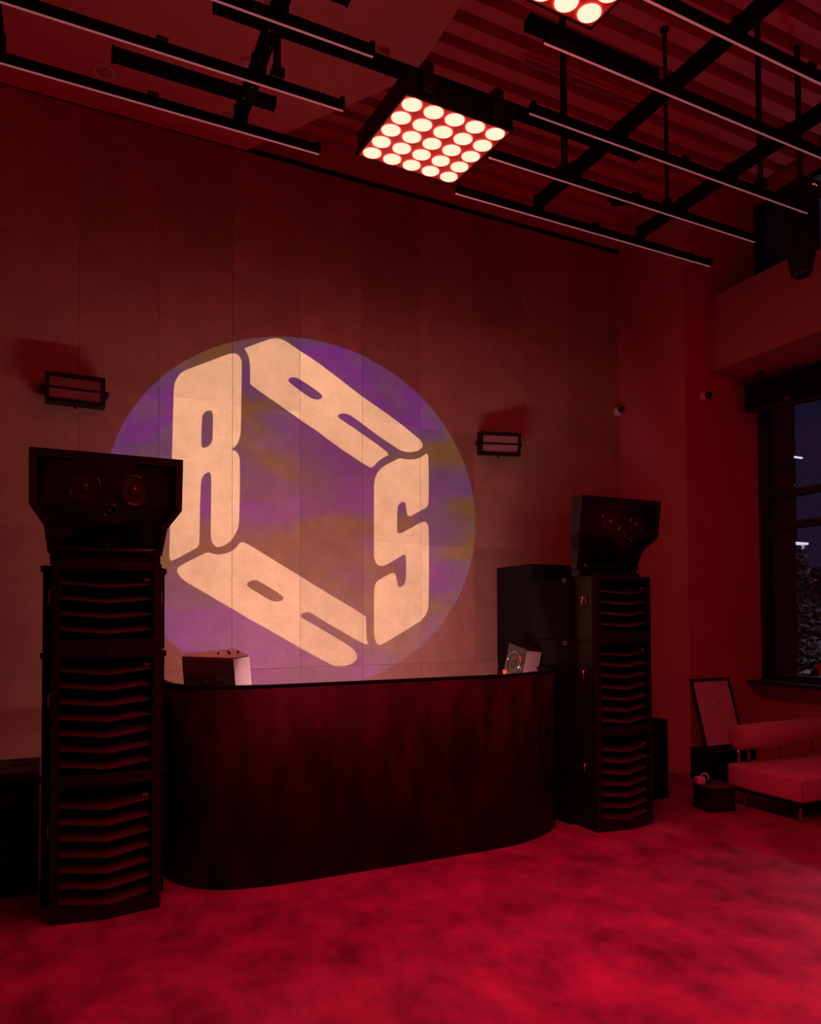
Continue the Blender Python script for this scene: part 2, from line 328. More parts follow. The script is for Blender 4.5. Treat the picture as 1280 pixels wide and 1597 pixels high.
def driver(parent, c, n, r, plug=True):
    n = Vector(n).normalized(); c = Vector(c)
    ring = MB().lathe(c, n, [(r * .80, -.012), (r * .80, .006), (r * .90, .012), (r, .008), (r * 1.02, -.004)], 32, caps=False).build('driver_ring', 'black_gloss', parent)
    MB().lathe(c, n, [(r * .82, .003), (r * .77, .004), (r * .70, .001), (r * .62, -.005), (r * .53, -.015), (r * .44, -.028), (r * .36, -.043), (r * .30, -.058), (r * .26, -.060)], 40, caps=True).build('driver_cone', 'cone', parent)
    if plug: MB().lathe(c, n, [(r * .30, -.058), (r * .32, -.030), (r * .34, -.008), (r * .31, .006), (r * .24, .017), (r * .13, .024), (r * .02, .026)], 28).build('phase_plug', 'cone', parent)
def horn_head(label, loc):
    t = thing('horn_speaker', label, 'speaker', loc, 0, 'horn speakers on the towers')
    # outline (x half width, z, y front, y back)
    prof = [(.385, .505, 0, .124), (.385, .245, .04, .142), (.318, .150, .13, .215), (.296, .0, .19, .26)]
    th = .028
    sh = MB()
    for s in (-1, 1):                      # side walls
        for (xa, za, ya, yA), (xb, zb, yb, yB) in zip(prof[:-1], prof[1:]):
            p = [(s * xb, yb, zb), (s * (xb - th), yb, zb), (s * (xb - th), yB, zb), (s * xb, yB, zb), (s * xa, ya, za), (s * (xa - th), ya, za), (s * (xa - th), yA, za), (s * xa, yA, za)]
            if s > 0: p = [p[1], p[0], p[3], p[2], p[5], p[4], p[7], p[6]]
            sh.hexa(p)
    sh.box(-.385, .385, 0, .13, .505, .530)             # top board
    sh.box(-.296, .296, .18, .26, 0, .022)              # bottom board
    bk = [( -x, Y, z) for x, z, y, Y in prof] + [(x, Y, z) for x, z, y, Y in reversed(prof)]
    for (xa, za, ya, yA), (xb, zb, yb, yB) in zip(prof[:-1], prof[1:]):
        sh.hexa([(-xb + .01, yB - .015, zb), (xb - .01, yB - .015, zb), (xb - .01, yB, zb), (-xb + .01, yB, zb), (-xa + .01, yA - .015, za), (xa - .01, yA - .015, za), (xa - .01, yA, za), (-xa + .01, yA, za)])
    sh.build('shell', 'black_paint', t, bevel=.003)
    rim = MB()                                           # raised rim round the mouth
    for s in (-1, 1):
        for (xa, za, ya, yA), (xb, zb, yb, yB) in zip(prof[:2], prof[1:3]):
            p = [(s * (xb - .012), yb - .008, zb), (s * (xb - .040), yb - .008, zb), (s * (xb - .040), yb + .004, zb), (s * (xb - .012), yb + .004, zb), (s * (xa - .012), ya - .008, za), (s * (xa - .040), ya - .008, za), (s * (xa - .040), ya + .004, za), (s * (xa - .012), ya + .004, za)]
            if s > 0: p = [p[1], p[0], p[3], p[2], p[5], p[4], p[7], p[6]]
            rim.hexa(p)
    rim.box(-.373, .373, -.008, .004, .488, .512)
    rim.build('mouth_rim', 'black_gloss', t, bevel=.003)
    # V shaped baffle, ridge in the middle, lower edge cut to a tongue
    for s in (-1, 1):
        poly = [(0, .488), (.345, .488), (.345, .262), (.125, .222), (.052, .145), (0, .138)]
        f = lambda x: -.035 + .10 * x / .345
        q = [(s * x, f(x), z) for x, z in poly]
        if s < 0: q = q[::-1]
        n = (s * .10, -.345, 0); nn = Vector(n).normalized(); c0 = Vector((s * .122, f(.122), .335)); ax = Vector((0, 0, 1)); ay = nn.cross(ax)
        bb = bmesh.new()
        for pts in (q, [c0 + ax * (.074 * math.cos(2 * math.pi * k / 32)) + ay * (.074 * math.sin(2 * math.pi * k / 32)) for k in range(32)]):
            vv = [bb.verts.new(p) for p in pts]; [bb.edges.new((vv[k], vv[(k + 1) % len(vv)])) for k in range(len(vv))]
        bmesh.ops.triangle_fill(bb, use_beauty=True, edges=bb.edges[:])
        ex = bmesh.ops.extrude_face_region(bb, geom=bb.faces[:]); bmesh.ops.translate(bb, vec=(0, .02, 0), verts=[e_ for e_ in ex['geom'] if isinstance(e_, bmesh.types.BMVert)])
        bmesh.ops.recalc_face_normals(bb, faces=bb.faces); bme = bpy.data.meshes.new('baffle'); bb.to_mesh(bme); bb.free(); bme.materials.append(M['black_gloss'])
        b = bpy.data.objects.new('baffle', bme); COL.objects.link(b); b.parent = t
        driver(b, (s * .122, f(.122) - .002, .335), n, .088)
    tw = MB().lathe((0, -.050, .215), (0, -1, 0), [(.040, -.02), (.042, .004), (.034, .008), (.028, .0), (.012, -.012)], 28).build('tweeter', 'black_gloss', t)
    MB().lathe((0, -.050, .215), (0, -1, 0), [(.014, -.012), (.012, .0), (.004, .006)], 16).build('dome', 'cone', tw)
    # lower horn: throat wedge and curved lip
    MB().prism([(-.26, .24, .022), (0, .14, .022), (.26, .24, .022)], (0, 0, .12)).build('throat_wedge', 'black_matt', t)
    lp = [(x, .135 - .03 * (1 - (x / .27) ** 2)) for x in [-.27 + .54 * k / 12 for k in range(13)]]
    MB().strip_solid(lp, .03, .004, .034).build('lower_lip', 'black_gloss', t)
    MB().box(-.006, .006, .085, .115, .01, .066).build('lip_rib', 'black_gloss', t, bevel=.002)
    MB().box(-.285, .285, .17, .26, -.062, 0).build('support_plinth', 'black_paint', t, bevel=.004)
    MB().box(-.20, .20, .05, .16, -.062, -.03).build('support_tray', 'black_paint', t, bevel=.004)
    return t
horn_head('wide black horn speaker with two round drivers, atop the left tower', (.225, 4.2, 1.947))
horn_head('wide black horn speaker with two round drivers, atop the right tower', (3.815, 4.2, 1.947))

# subwoofers and rack beside the towers
def sub(label, x0, x1, y0, y1, h):
    t = thing('subwoofer', label, 'speaker', ((x0 + x1) / 2, y0, 0)); cx = (x0 + x1) / 2; w = (x1 - x0) / 2; d = y1 - y0
    MB().box(-w, w, 0, d, 0, h).build('cabinet', 'black_paint', t, bevel=.008)
    gr = MB().box(-w + .03, w - .03, -.012, 0, .04, h - .04).build('grille', 'black_matt', t, bevel=.003)
    for k in (.16, .34): MB().box(w - .16, w - .05, d * .2 + k - .01, d * .2 + k + .012, h, h + .003).build('foot_recess', 'black_matt', t)
    return t
sub('low black subwoofer standing left of the left tower', -.80, -.115, 4.73, 5.25, .70)
sub('low black subwoofer standing right of the right tower', 4.215, 4.775, 4.735, 5.30, .685)
t = thing('amplifier_rack', 'tall plain black cabinet behind the right tower and the end of the booth', 'cabinet', (3.9, 5.08, 0))
MB().box(-.305, .305, 0, .55, 0, 2.035).build('body', 'black_matt', t, bevel=.008)
MB().box(-.305, .305, -.014, 0, 1.02, 2.03).build('front_panel', 'black_matt', t, bevel=.003)
MB().box(-.305, .305, -.014, 0, .03, 1.01).build('front_panel', 'black_matt', t, bevel=.003)

# ------------------------------------------------------------------ booth
def chaikin(p, k=3):
    for _ in range(k):
        q = [p[0]]
        for a, b in zip(p[:-1], p[1:]): q += [(a[0] * .75 + b[0] * .25, a[1] * .75 + b[1] * .25), (a[0] * .25 + b[0] * .75, a[1] * .25 + b[1] * .75)]
        p = q + [p[-1]]
    return p
bp = chaikin([(.566, 5.08), (.568, 4.80), (.60, 4.59), (.695, 4.42), (.845, 4.312), (1.03, 4.256), (1.3, 4.238), (2.0, 4.228), (2.6, 4.228), (2.8, 4.236), (2.965, 4.268), (3.19, 4.355), (3.36, 4.468), (3.455, 4.60), (3.482, 4.80), (3.484, 5.08)], 2)
t = thing('dj_booth', 'long dark wood booth with curved front and rounded ends between the towers', 'booth', (0, 0, 0))
MB().strip_solid(bp, .035, .0, 1.165).build('curved_front', 'veneer', t)
MB().strip_solid(bp, .045, 1.165, 1.185).build('top_edge', 'black_matt', t)
MB().box(.62, 1.16, 4.50, 5.06, .97, 1.0).build('worktop', 'black_matt', t, bevel=.004)
MB().box(3.08, 3.44, 4.60, 5.06, .97, 1.0).build('worktop', 'black_matt', t, bevel=.004)
MB().box(1.16, 3.08, 4.34, 4.60, .97, 1.0).build('worktop_front', 'black_matt', t)
for x in (.66, 3.38): MB().box(x - .02, x + .02, 4.66, 4.96, 0, .97).build('leg_panel', 'black_matt', t)
ls = thing('light_strip', 'slim light strip lying on the booth worktop behind the curved front', 'lamp', (0, 0, 0))
MB().box(1.20, 3.02, 4.47, 4.498, 1.0, 1.145).build('back_plate', 'black_matt', ls)
MB().box(1.20, 3.02, 4.47, 4.553, 1.139, 1.145).build('hood', 'black_matt', ls)
MB().hexa([(x, y, z + .03) for x, y, z in [(1.22, 4.512, 1.003), (3.0, 4.512, 1.003), (3.0, 4.508, 1.001), (1.22, 4.508, 1.001), (1.22, 4.502, 1.0205), (3.0, 4.502, 1.0205), (3.0, 4.498, 1.0185), (1.22, 4.498, 1.0185)]]).build('diffuser', 'strip_light', ls)

# monitors on the booth
t = thing('monitor_speaker', 'angular black monitor speaker with one pale lit side on the left of the booth', 'speaker', (0, 0, 0))
top = [(.660, 4.585, 1.351), (.971, 4.585, 1.331), (1.114, 4.76, 1.339), (1.041, 4.88, 1.380), (.700, 4.685, 1.366)]
MB().add(top + [(x + .03 * (1.327 - 1.0) / .33, y + .012, 1.0) for x, y, z in top], [(0, 1, 2, 3, 4), (9, 8, 7, 6, 5)] + [(i, 5 + i, 5 + (i + 1) % 5, (i + 1) % 5) for i in range(5)]).build('cabinet', 'monitor_black', t, bevel=.004)
lowv = lambda p: Vector((p[0] + .03 * (1.327 - 1.0) / .33, p[1] + .012, 1.0))
T = [Vector(p) for p in top]; sn = Vector((.77, -.63, 0)) * .0025
MB().hexa([lowv(T[1]) + sn, lowv(T[2]) + sn, lowv(T[2]), lowv(T[1]), T[1] + sn - Vector((0, 0, .006)), T[2] + sn - Vector((0, 0, .006)), T[2] - Vector((0, 0, .006)), T[1] - Vector((0, 0, .006))]).build('lit_side', 'monitor_lit_grey', t)
cT = sum(T, Vector()) / 5
MB().prism([cT + (p - cT) * .97 + Vector((0, 0, .0005)) for p in T], (0, 0, .0025)).build('lit_top', 'monitor_lit_grey', t)
for u, v in ((.45, .35), (.62, .35), (.62, .6), (.78, .6)):
    x = .67 + .42 * u; MB().cyl((x + .04, 4.60 + .26 * v * .9, 1.349 + .012 * v), (x + .04, 4.60 + .26 * v * .9, 1.362 + .02 * v), .006, 10).build('socket_screw', 'black_matt', t)
MB().box(.86, .905, 4.582, 4.592, 1.192, 1.222).build('rear_label', 'monitor_face', t)
MB().hexa([(.79, 4.582, 1.185), (.83, 4.582, 1.185), (.83, 4.592, 1.185), (.79, 4.592, 1.185), (.815, 4.582, 1.215), (.825, 4.582, 1.215), (.825, 4.592, 1.215), (.815, 4.592, 1.215)]).build('rear_port', 'monitor_face', t)
t = thing('monitor_speaker', 'black monitor speaker with round cone and orange badge on the right of the booth', 'speaker', (0, 0, 0))
e = Vector((-.062, 0, -.25)) ; e1 = Vector((-.095, 0, -.38))
A0 = Vector((3.34, 5.045, 1.372)); B0 = Vector((3.34, 4.795, 1.324)); dd = Vector((.15, 0, -.012))
MB().hexa([A0 + e1, B0 + e1, B0 + e1 + dd, A0 + e1 + dd, A0, B0, B0 + dd, A0 + dd]).build('cabinet', 'monitor_black', t, bevel=.004)
fn = (B0 - A0).cross(e).normalized(); fn = fn if fn.x < 0 else -fn
MB().hexa([p + fn * .002 for p in (A0 + e * 1.05 + Vector((0, -.012, 0)), B0 + e * 1.05 + Vector((0, .012, 0)))] + [B0 + e * 1.05 + Vector((.01, .012, 0)), A0 + e * 1.05 + Vector((.01, -.012, 0))] +
          [p + fn * .002 for p in (A0 + e * .05 + Vector((0, -.012, 0)), B0 + e * .05 + Vector((0, .012, 0)))] + [B0 + e * .05 + Vector((.01, .012, 0)), A0 + e * .05 + Vector((.01, -.012, 0))]).build('front_plate', 'monitor_face', t)
cc = (A0 + B0) / 2 + e * .56
e9 = Vector((.004, -.0022, -.002))
MB().hexa([p_ + e9 for p_ in (B0 + e1 * .96, B0 + e1 * .96 + dd * .94, B0 + e1 * .96 + dd * .94 + Vector((0, .002, 0)), B0 + e1 * .96 + Vector((0, .002, 0)), B0 + e1 * .03, B0 + e1 * .03 + dd * .94, B0 + e1 * .03 + dd * .94 + Vector((0, .002, 0)), B0 + e1 * .03 + Vector((0, .002, 0)))]).build('lit_side', 'monitor_lit_grey', t)
cr = MB().lathe(cc, fn, [(.098, .0), (.098, .016), (.092, .018), (.086, .012)], 32, caps=False).build('cone_ring', 'chrome', t)
MB().lathe(cc, fn, [(.088, .004), (.086, .013), (.078, .017), (.070, .012), (.032, .005), (.028, .010), (.004, .016)], 32).build('woofer_cone', 'cone', t)
MB().lathe(cc, fn, [(.026, .008), (.020, .018), (.003, .022)], 16).build('dome', 'monitor_face', t)
p = A0 + e * 1.0 + Vector((-.006, -.03, .01)); MB().box(p.x - .004, p.x + .006, p.y - .018, p.y + .02, p.z - .018, p.z + .02).build('badge', 'orange_badge', t)
t = thing('headphones', 'small pale headset lying on the right end of the booth beside the monitor', 'headphones', (3.40, 4.66, 1.0))
pts = [(.05 * math.cos(a), .0, .05 * math.sin(a)) for a in [math.pi * k / 8 for k in range(9)]]
hb = MB(); [hb.cyl(pts[i], pts[i + 1], .005, 8) for i in range(8)]
h = hb.build('headband', 'chrome', t); h.rotation_euler = (math.radians(-62), 0, .5)
for s in (-1, 1): MB().lathe((s * .046, 0, .018), (s, .2, 0), [(.018, -.01), (.022, .0), (.02, .012)], 16).build('ear_cup', 'pale_plastic', t)

# ------------------------------------------------------------------ wall strobes
def strobe(label, loc, rz, tilt):
    t = thing('strobe_light', label, 'lamp', loc, rz, 'strobe lamps on the tiled wall'); t.rotation_euler = (tilt, 0, rz)
    W, H = .21, .112
    MB().box(-W, W, 0, .10, -H, H).build('housing', 'black_paint', t, bevel=.006)
    fr = MB().box(-W, W, -.02, 0, H - .030, H).box(-W, W, -.02, 0, -H, -H + .028).box(-W, -W + .028, -.02, 0, -H + .028, H - .03).box(W - .028, W, -.02, 0, -H + .028, H - .03)
    fr.build('front_frame', 'black_paint', t, bevel=.002)
    MB().box(-W + .028, W - .028, -.013, 0, -.006, .006).build('divider', 'black_paint', t)
    for z0, z1 in ((-H + .03, -.008), (.008, H - .032)):
        g = MB().box(-W + .03, W - .03, -.004, 0, z0, z1).build('led_panel', 'led_grid', t)
        n = 9; bars = MB()
        for k in range(n):
            z = z0 + (k + .5) * (z1 - z0) / n; bars.box(-W + .03, W - .03, -.008, -.004, z - .0008, z + .0008)
        bars.build('louvre_grid', 'black_matt', g, kind='stuff')
    for s in (-1, 1):
        k = MB().lathe((s * W, .05, 0), (s, 0, 0), [(.02, 0), (.024, .012), (.024, .028), (.018, .032)], 14).build('side_knob', 'black_metal', t)
        MB().box(s * (W + .016) - .004, s * (W + .016) + .004, .04, .15, -.016, .016).build('bracket_arm', 'black_metal', t)
    MB().box(-W - .02, W + .02, .142, .150, -.016, .016).build('bracket_bar', 'black_metal', t)
    MB().lathe((0, .05, -H), (0, 0, -1), [(.008, 0), (.012, .01), (.010, .026)], 12).build('safety_bolt', 'black_metal', t)
strobe('black rectangular strobe lamp on the wall above the left tower', (.083, 6.045, 3.34), math.radians(0), math.radians(0))
strobe('black rectangular strobe lamp turned aside on the wall right of the projected circle', (3.91, 6.035, 3.305), math.radians(-14), math.radians(8))

# ------------------------------------------------------------------ small wall and ceiling fittings
def cctv(label, loc, d):
    t = thing('security_camera', label, 'camera', loc, 0, 'security cameras by the pier'); d = Vector(d).normalized()
    MB().lathe((0, 0, 0), d, [(.052, 0), (.055, .02), (.048, .055), (.03, .07)], 24).build('housing', 'pale_plastic', t)
    c = d * .065 + Vector((-.006, -.02, .004))
    MB().lathe(c, (-.5, -.85, -.1), [(.034, -.02), (.033, .01), (.026, .022), (.004, .026)], 20).build('lens', 'black_gloss', t)
cctv('small pale security camera on the tiled wall left of the pier corner', (5.56, 6.19, 3.86), (-.3, -1, 0))
cctv('small pale security camera on the front of the pier', (5.825, 5.255, 3.795), (0, -1, 0))
t = thing('light_switch', 'small pale switch plate on the side of the pier beside the right horn', 'switch', (5.6, 5.69, 2.49))
MB().box(-.010, 0, -.045, .045, -.045, .045).build('plate', 'pale_plastic', t, bevel=.003)
MB().box(-.016, -.010, -.018, .018, -.025, .025).build('rocker', 'pale_plastic', t, bevel=.002)
def downlight(label, x, y, r):
    t = thing('ceiling_speaker', label, 'ceiling speaker', (x, y, ZT), 0, 'round fittings in the lowered ceiling')
    MB().lathe((0, 0, 0), (0, 0, -1), [(r, 0), (r, .008), (r * .86, .012), (r * .82, .006)], 32).build('ring', 'pale_plastic', t)
    MB().lathe((0, 0, -.004), (0, 0, -1), [(r * .80, 0), (r * .6, .006), (.004, .009)], 28).build('grille', 'beam_paint', t)
downlight('round pale ceiling fitting left, near the wall end of the lowered ceiling', .258, 5.737, .080)
downlight('round pale ceiling fitting beside the end of the left cross pipe', 1.184, 5.824, .086)
downlight('round pale ceiling fitting at the top edge, beside the left cross pipe', 1.207, 4.60, .055)
t = thing('smoke_detector', 'small pale smoke detector with a bright dot on the lowered ceiling', 'smoke detector', (1.204, 5.192, ZT))
MB().lathe((0, 0, 0), (0, 0, -1), [(.055, 0), (.055, .015), (.045, .03), (.02, .036)], 28).build('housing', 'pale_plastic', t)
MB().lathe((.02, -.015, -.032), (0, 0, -1), [(.006, 0), (.005, .004)], 10).build('indicator', 'green_dot', t)
MB().box(-.02, .006, .008, .016, -.037, -.034).build('vent_slot', 'black_matt', t)
t = thing('ceiling_sensor', 'small square white sensor box under the edge of the lowered ceiling', 'sensor', (2.056, 4.70, ZT), .1)
MB().box(-.045, .045, -.045, .045, -.05, 0).build('housing', 'pale_plastic', t, bevel=.004)
MB().lathe((.01, 0, -.05), (0, 0, -1), [(.022, 0), (.022, .004), (.016, .004), (.012, .0)], 20).build('lens', 'beam_paint', t)
t = thing('access_point', 'small black box under the ribbed ceiling near the pier', 'box', (5.31, 5.74, DECK - .15), -.5)
MB().box(-.15, .15, -.06, .06, -.05, 0).build('housing', 'black_matt', t, bevel=.01)
MB().box(-.19, -.15, -.03, .03, -.02, 0).build('bracket', 'black_metal', t)
t = thing('linear_fixture', 'slim pale channel fitting under the ribs of the high ceiling', 'lamp', (3.85, 4.60, DECK - .15))
MB().box(-.63, .63, -.035, .035, -.03, 0).build('channel', 'rib_paint', t, bevel=.003)
MB().box(-.61, .61, -.02, .02, -.034, -.03).build('diffuser', 'deck_paint', t)

# ------------------------------------------------------------------ hanging light rails, cross pipes, rods, bars
RZ = 4.58
def rail(label, x0, x1, y):
    t = thing('light_rail', label, 'light rail', (x0, y, RZ), 0, 'hanging light rails'); L = x1 - x0
    MB().box(0, L, -.014, .012, .0, .046).build('track', 'black_matt', t)
    MB().cyl((0, .015, .001), (L, .015, .001), .007, 12).build('edge_strip', 'edge_added_glow', t)
    for x in (.012, L - .012): MB().box(x - .012, x + .012, -.019, .025, .004, .060).build('end_cap', 'black_matt', t)
    n = max(2, int(L / .9))
    for k in range(1, n): MB().box(k * L / n - .03, k * L / n + .03, -.014, .020, .058, .072).build('clip', 'black_metal', t)
names = [('nearest the tiled wall', 4.372), ('second from the tiled wall', 3.93), ('third from the tiled wall', 3.475), ('fourth from the tiled wall', 3.005), ('fifth from the tiled wall', 2.574)]
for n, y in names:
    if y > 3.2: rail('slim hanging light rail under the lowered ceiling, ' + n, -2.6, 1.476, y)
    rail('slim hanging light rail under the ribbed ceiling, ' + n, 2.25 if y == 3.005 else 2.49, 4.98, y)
def cross(label, x, y0, y1):
    t = thing('cross_pipe', label, 'pipe', (x, y0, RZ), 0, 'cross pipes above the light rails')
    MB().box(-.036, .036, 0, y1 - y0, .074, .15).build('beam', 'black_matt', t, bevel=.006)
    n = int((y1 - y0) / .45)
    for k in range(n):
        y = y1 - y0 - .012 - k * .447
        if y > 0: MB().box(-.042, .042, y - .02, y + .01, .060, .155).build('clamp', 'black_matt', t, bevel=.004)
    for k in range(12): MB().lathe((random.uniform(-.025, .025), y1 - y0 - .1 - k * .11, .074), (0, 0, -1), [(.004, 0), (.003, .004)], 8).build('rivet', 'chrome', t)
cross('black cross pipe at the far left edge above the rails', -.335, -1.2, 4.40)
cross('black cross pipe above the rails under the lowered ceiling', .972, -1.2, 4.40)
cross('black cross pipe over the middle of the right rails', 3.20, -1.2, 4.40)
cross('black cross pipe over the right part of the right rails', 4.20, -1.2, 4.40)
def rod(label, x, y, r, top):
    t = thing('hanging_rod', label, 'rod', (x, y, 0), 0, 'hanging rods')
    MB().cyl((0, 0, RZ + .06), (0, 0, top - .02), r, 12).build('shaft', 'black_metal', t)
    MB().lathe((0, 0, top - .02), (0, 0, 1), [(r * 2, 0), (r * 2, .02)], 14).build('ceiling_flange', 'black_metal', t)
    MB().box(-r * 1.6, r * 1.6, -r * 1.6, r * 1.6, RZ + .058, RZ + .10).build('socket', 'black_metal', t)
rod('thick black hanging rod right of the nearer red lamp panel', 3.085, 3.93, .024, DECK - .15)
rod('thin black hanging rod between the two right cross pipes', 4.03, 3.93, .016, DECK - .15)
rod('black hanging rod right of the rightmost cross pipe', 4.46, 3.475, .020, DECK - .15)
rod('black hanging rod beside the left cross pipe', 1.075, 3.93, .022, ZT)
def bar(label, x0, x1, y):
    t = thing('mounting_bar', label, 'bar', (x0, y, 4.775), 0, 'black mounting bars'); L = x1 - x0
    MB().box(0, L, -.035, .035, 0, .055).build('profile', 'black_matt', t, bevel=.004)
    for x in (.0, L): MB().box(x - .006, x + .006, -.037, .037, -.002, .057).build('end_cap', 'black_matt', t)
bar('long black mounting bar carrying the lit red lamp panel', .70, 3.60, 3.775)
bar('short black mounting bar crossing the left pipe near the wall', .239, 1.175, 4.365)
bar('short black mounting bar above the fourth right rail', 2.255, 3.155, 3.165)
bar('short black mounting bar at the top edge of the picture', .2, 1.316, 3.43)

# ------------------------------------------------------------------ red lamp panels
def panel(label, loc, lens, rx, name='matrix_lamp', power=1.0):
    t = thing(name, label, 'lamp', loc, 0, 'red lens matrix lamps'); t.rotation_euler = (rx, 0, math.radians(1.0))
    P = .144; W = .368
    MB().box(-W, W, -W, W, .02, .15).build('housing', 'black_paint', t, bevel=.012)
    MB().box(-W + .012, W - .012, -W + .012, W - .012, .006, .02).build('face_plate', 'lamp_face', t)
    fr = MB().box(-W, W, -W, -W + .012, 0, .03).box(-W, W, W - .012, W, 0, .03).box(-W, -W + .012, -W, W, 0, .03).box(W - .012, W, -W, W, 0, .03); fr.build('rim', 'black_paint', t)
    lm_ = MB().lathe((0, 0, 0), (0, 0, -1), [(.0595, 0), (.0585, .006), (.042, .012), (.018, .015)], 20).mesh('lens'); lm_.materials.append(M[lens])
    for i in range(5):
        for j in range(5):
            o = bpy.data.objects.new('lens', lm_); COL.objects.link(o); o.parent = t; o.location = ((i - 2) * P, (j - 2) * P, .006)
    for s in (-1, 1):
        MB().box(s * .24 - .04, s * .24 + .04, -W - .045, -W, .03, .13).build('hinge_block', 'black_metal', t, bevel=.005)
        MB().box(s * .24 - .012, s * .24 + .012, -W - .05, -W - .02, .05, .055).build('latch', 'chrome', t)
        MB().box(s * .24 - .03, s * .24 + .03, -W - .03, -W + .09, .13, .20).build('hanger', 'black_metal', t)
    ld = bpy.data.lights.new('lamp_beam', 'SPOT'); ld.energy = BEAM_W * power; ld.color = RED_BEAM; ld.shadow_soft_size = .28; ld.spot_size = math.radians(112); ld.spot_blend = 1.0
    lo = bpy.data.objects.new('lamp_beam', ld); COL.objects.link(lo); lo.parent = t; lo.location = (0, 0, -.02)
    return t
panel('lit red square lamp panel of twenty-five lenses, nearest the tiled wall', (2.10, 4.005, 4.592), 'lens_red', math.radians(5))
panel('lit red square lamp panel of lenses cut by the top edge of the picture', (2.075, 2.50, 4.585), 'lens_red', math.radians(3))
for k, y in enumerate((1.0, -.5, -2.0)):
    panel('lit crimson square lamp panel over the room, %s behind' % ('first', 'second', 'third')[k], (2.08, y, 4.585), 'lens_red', math.radians(2), power=(1.2, 4.2, 6.0)[k])

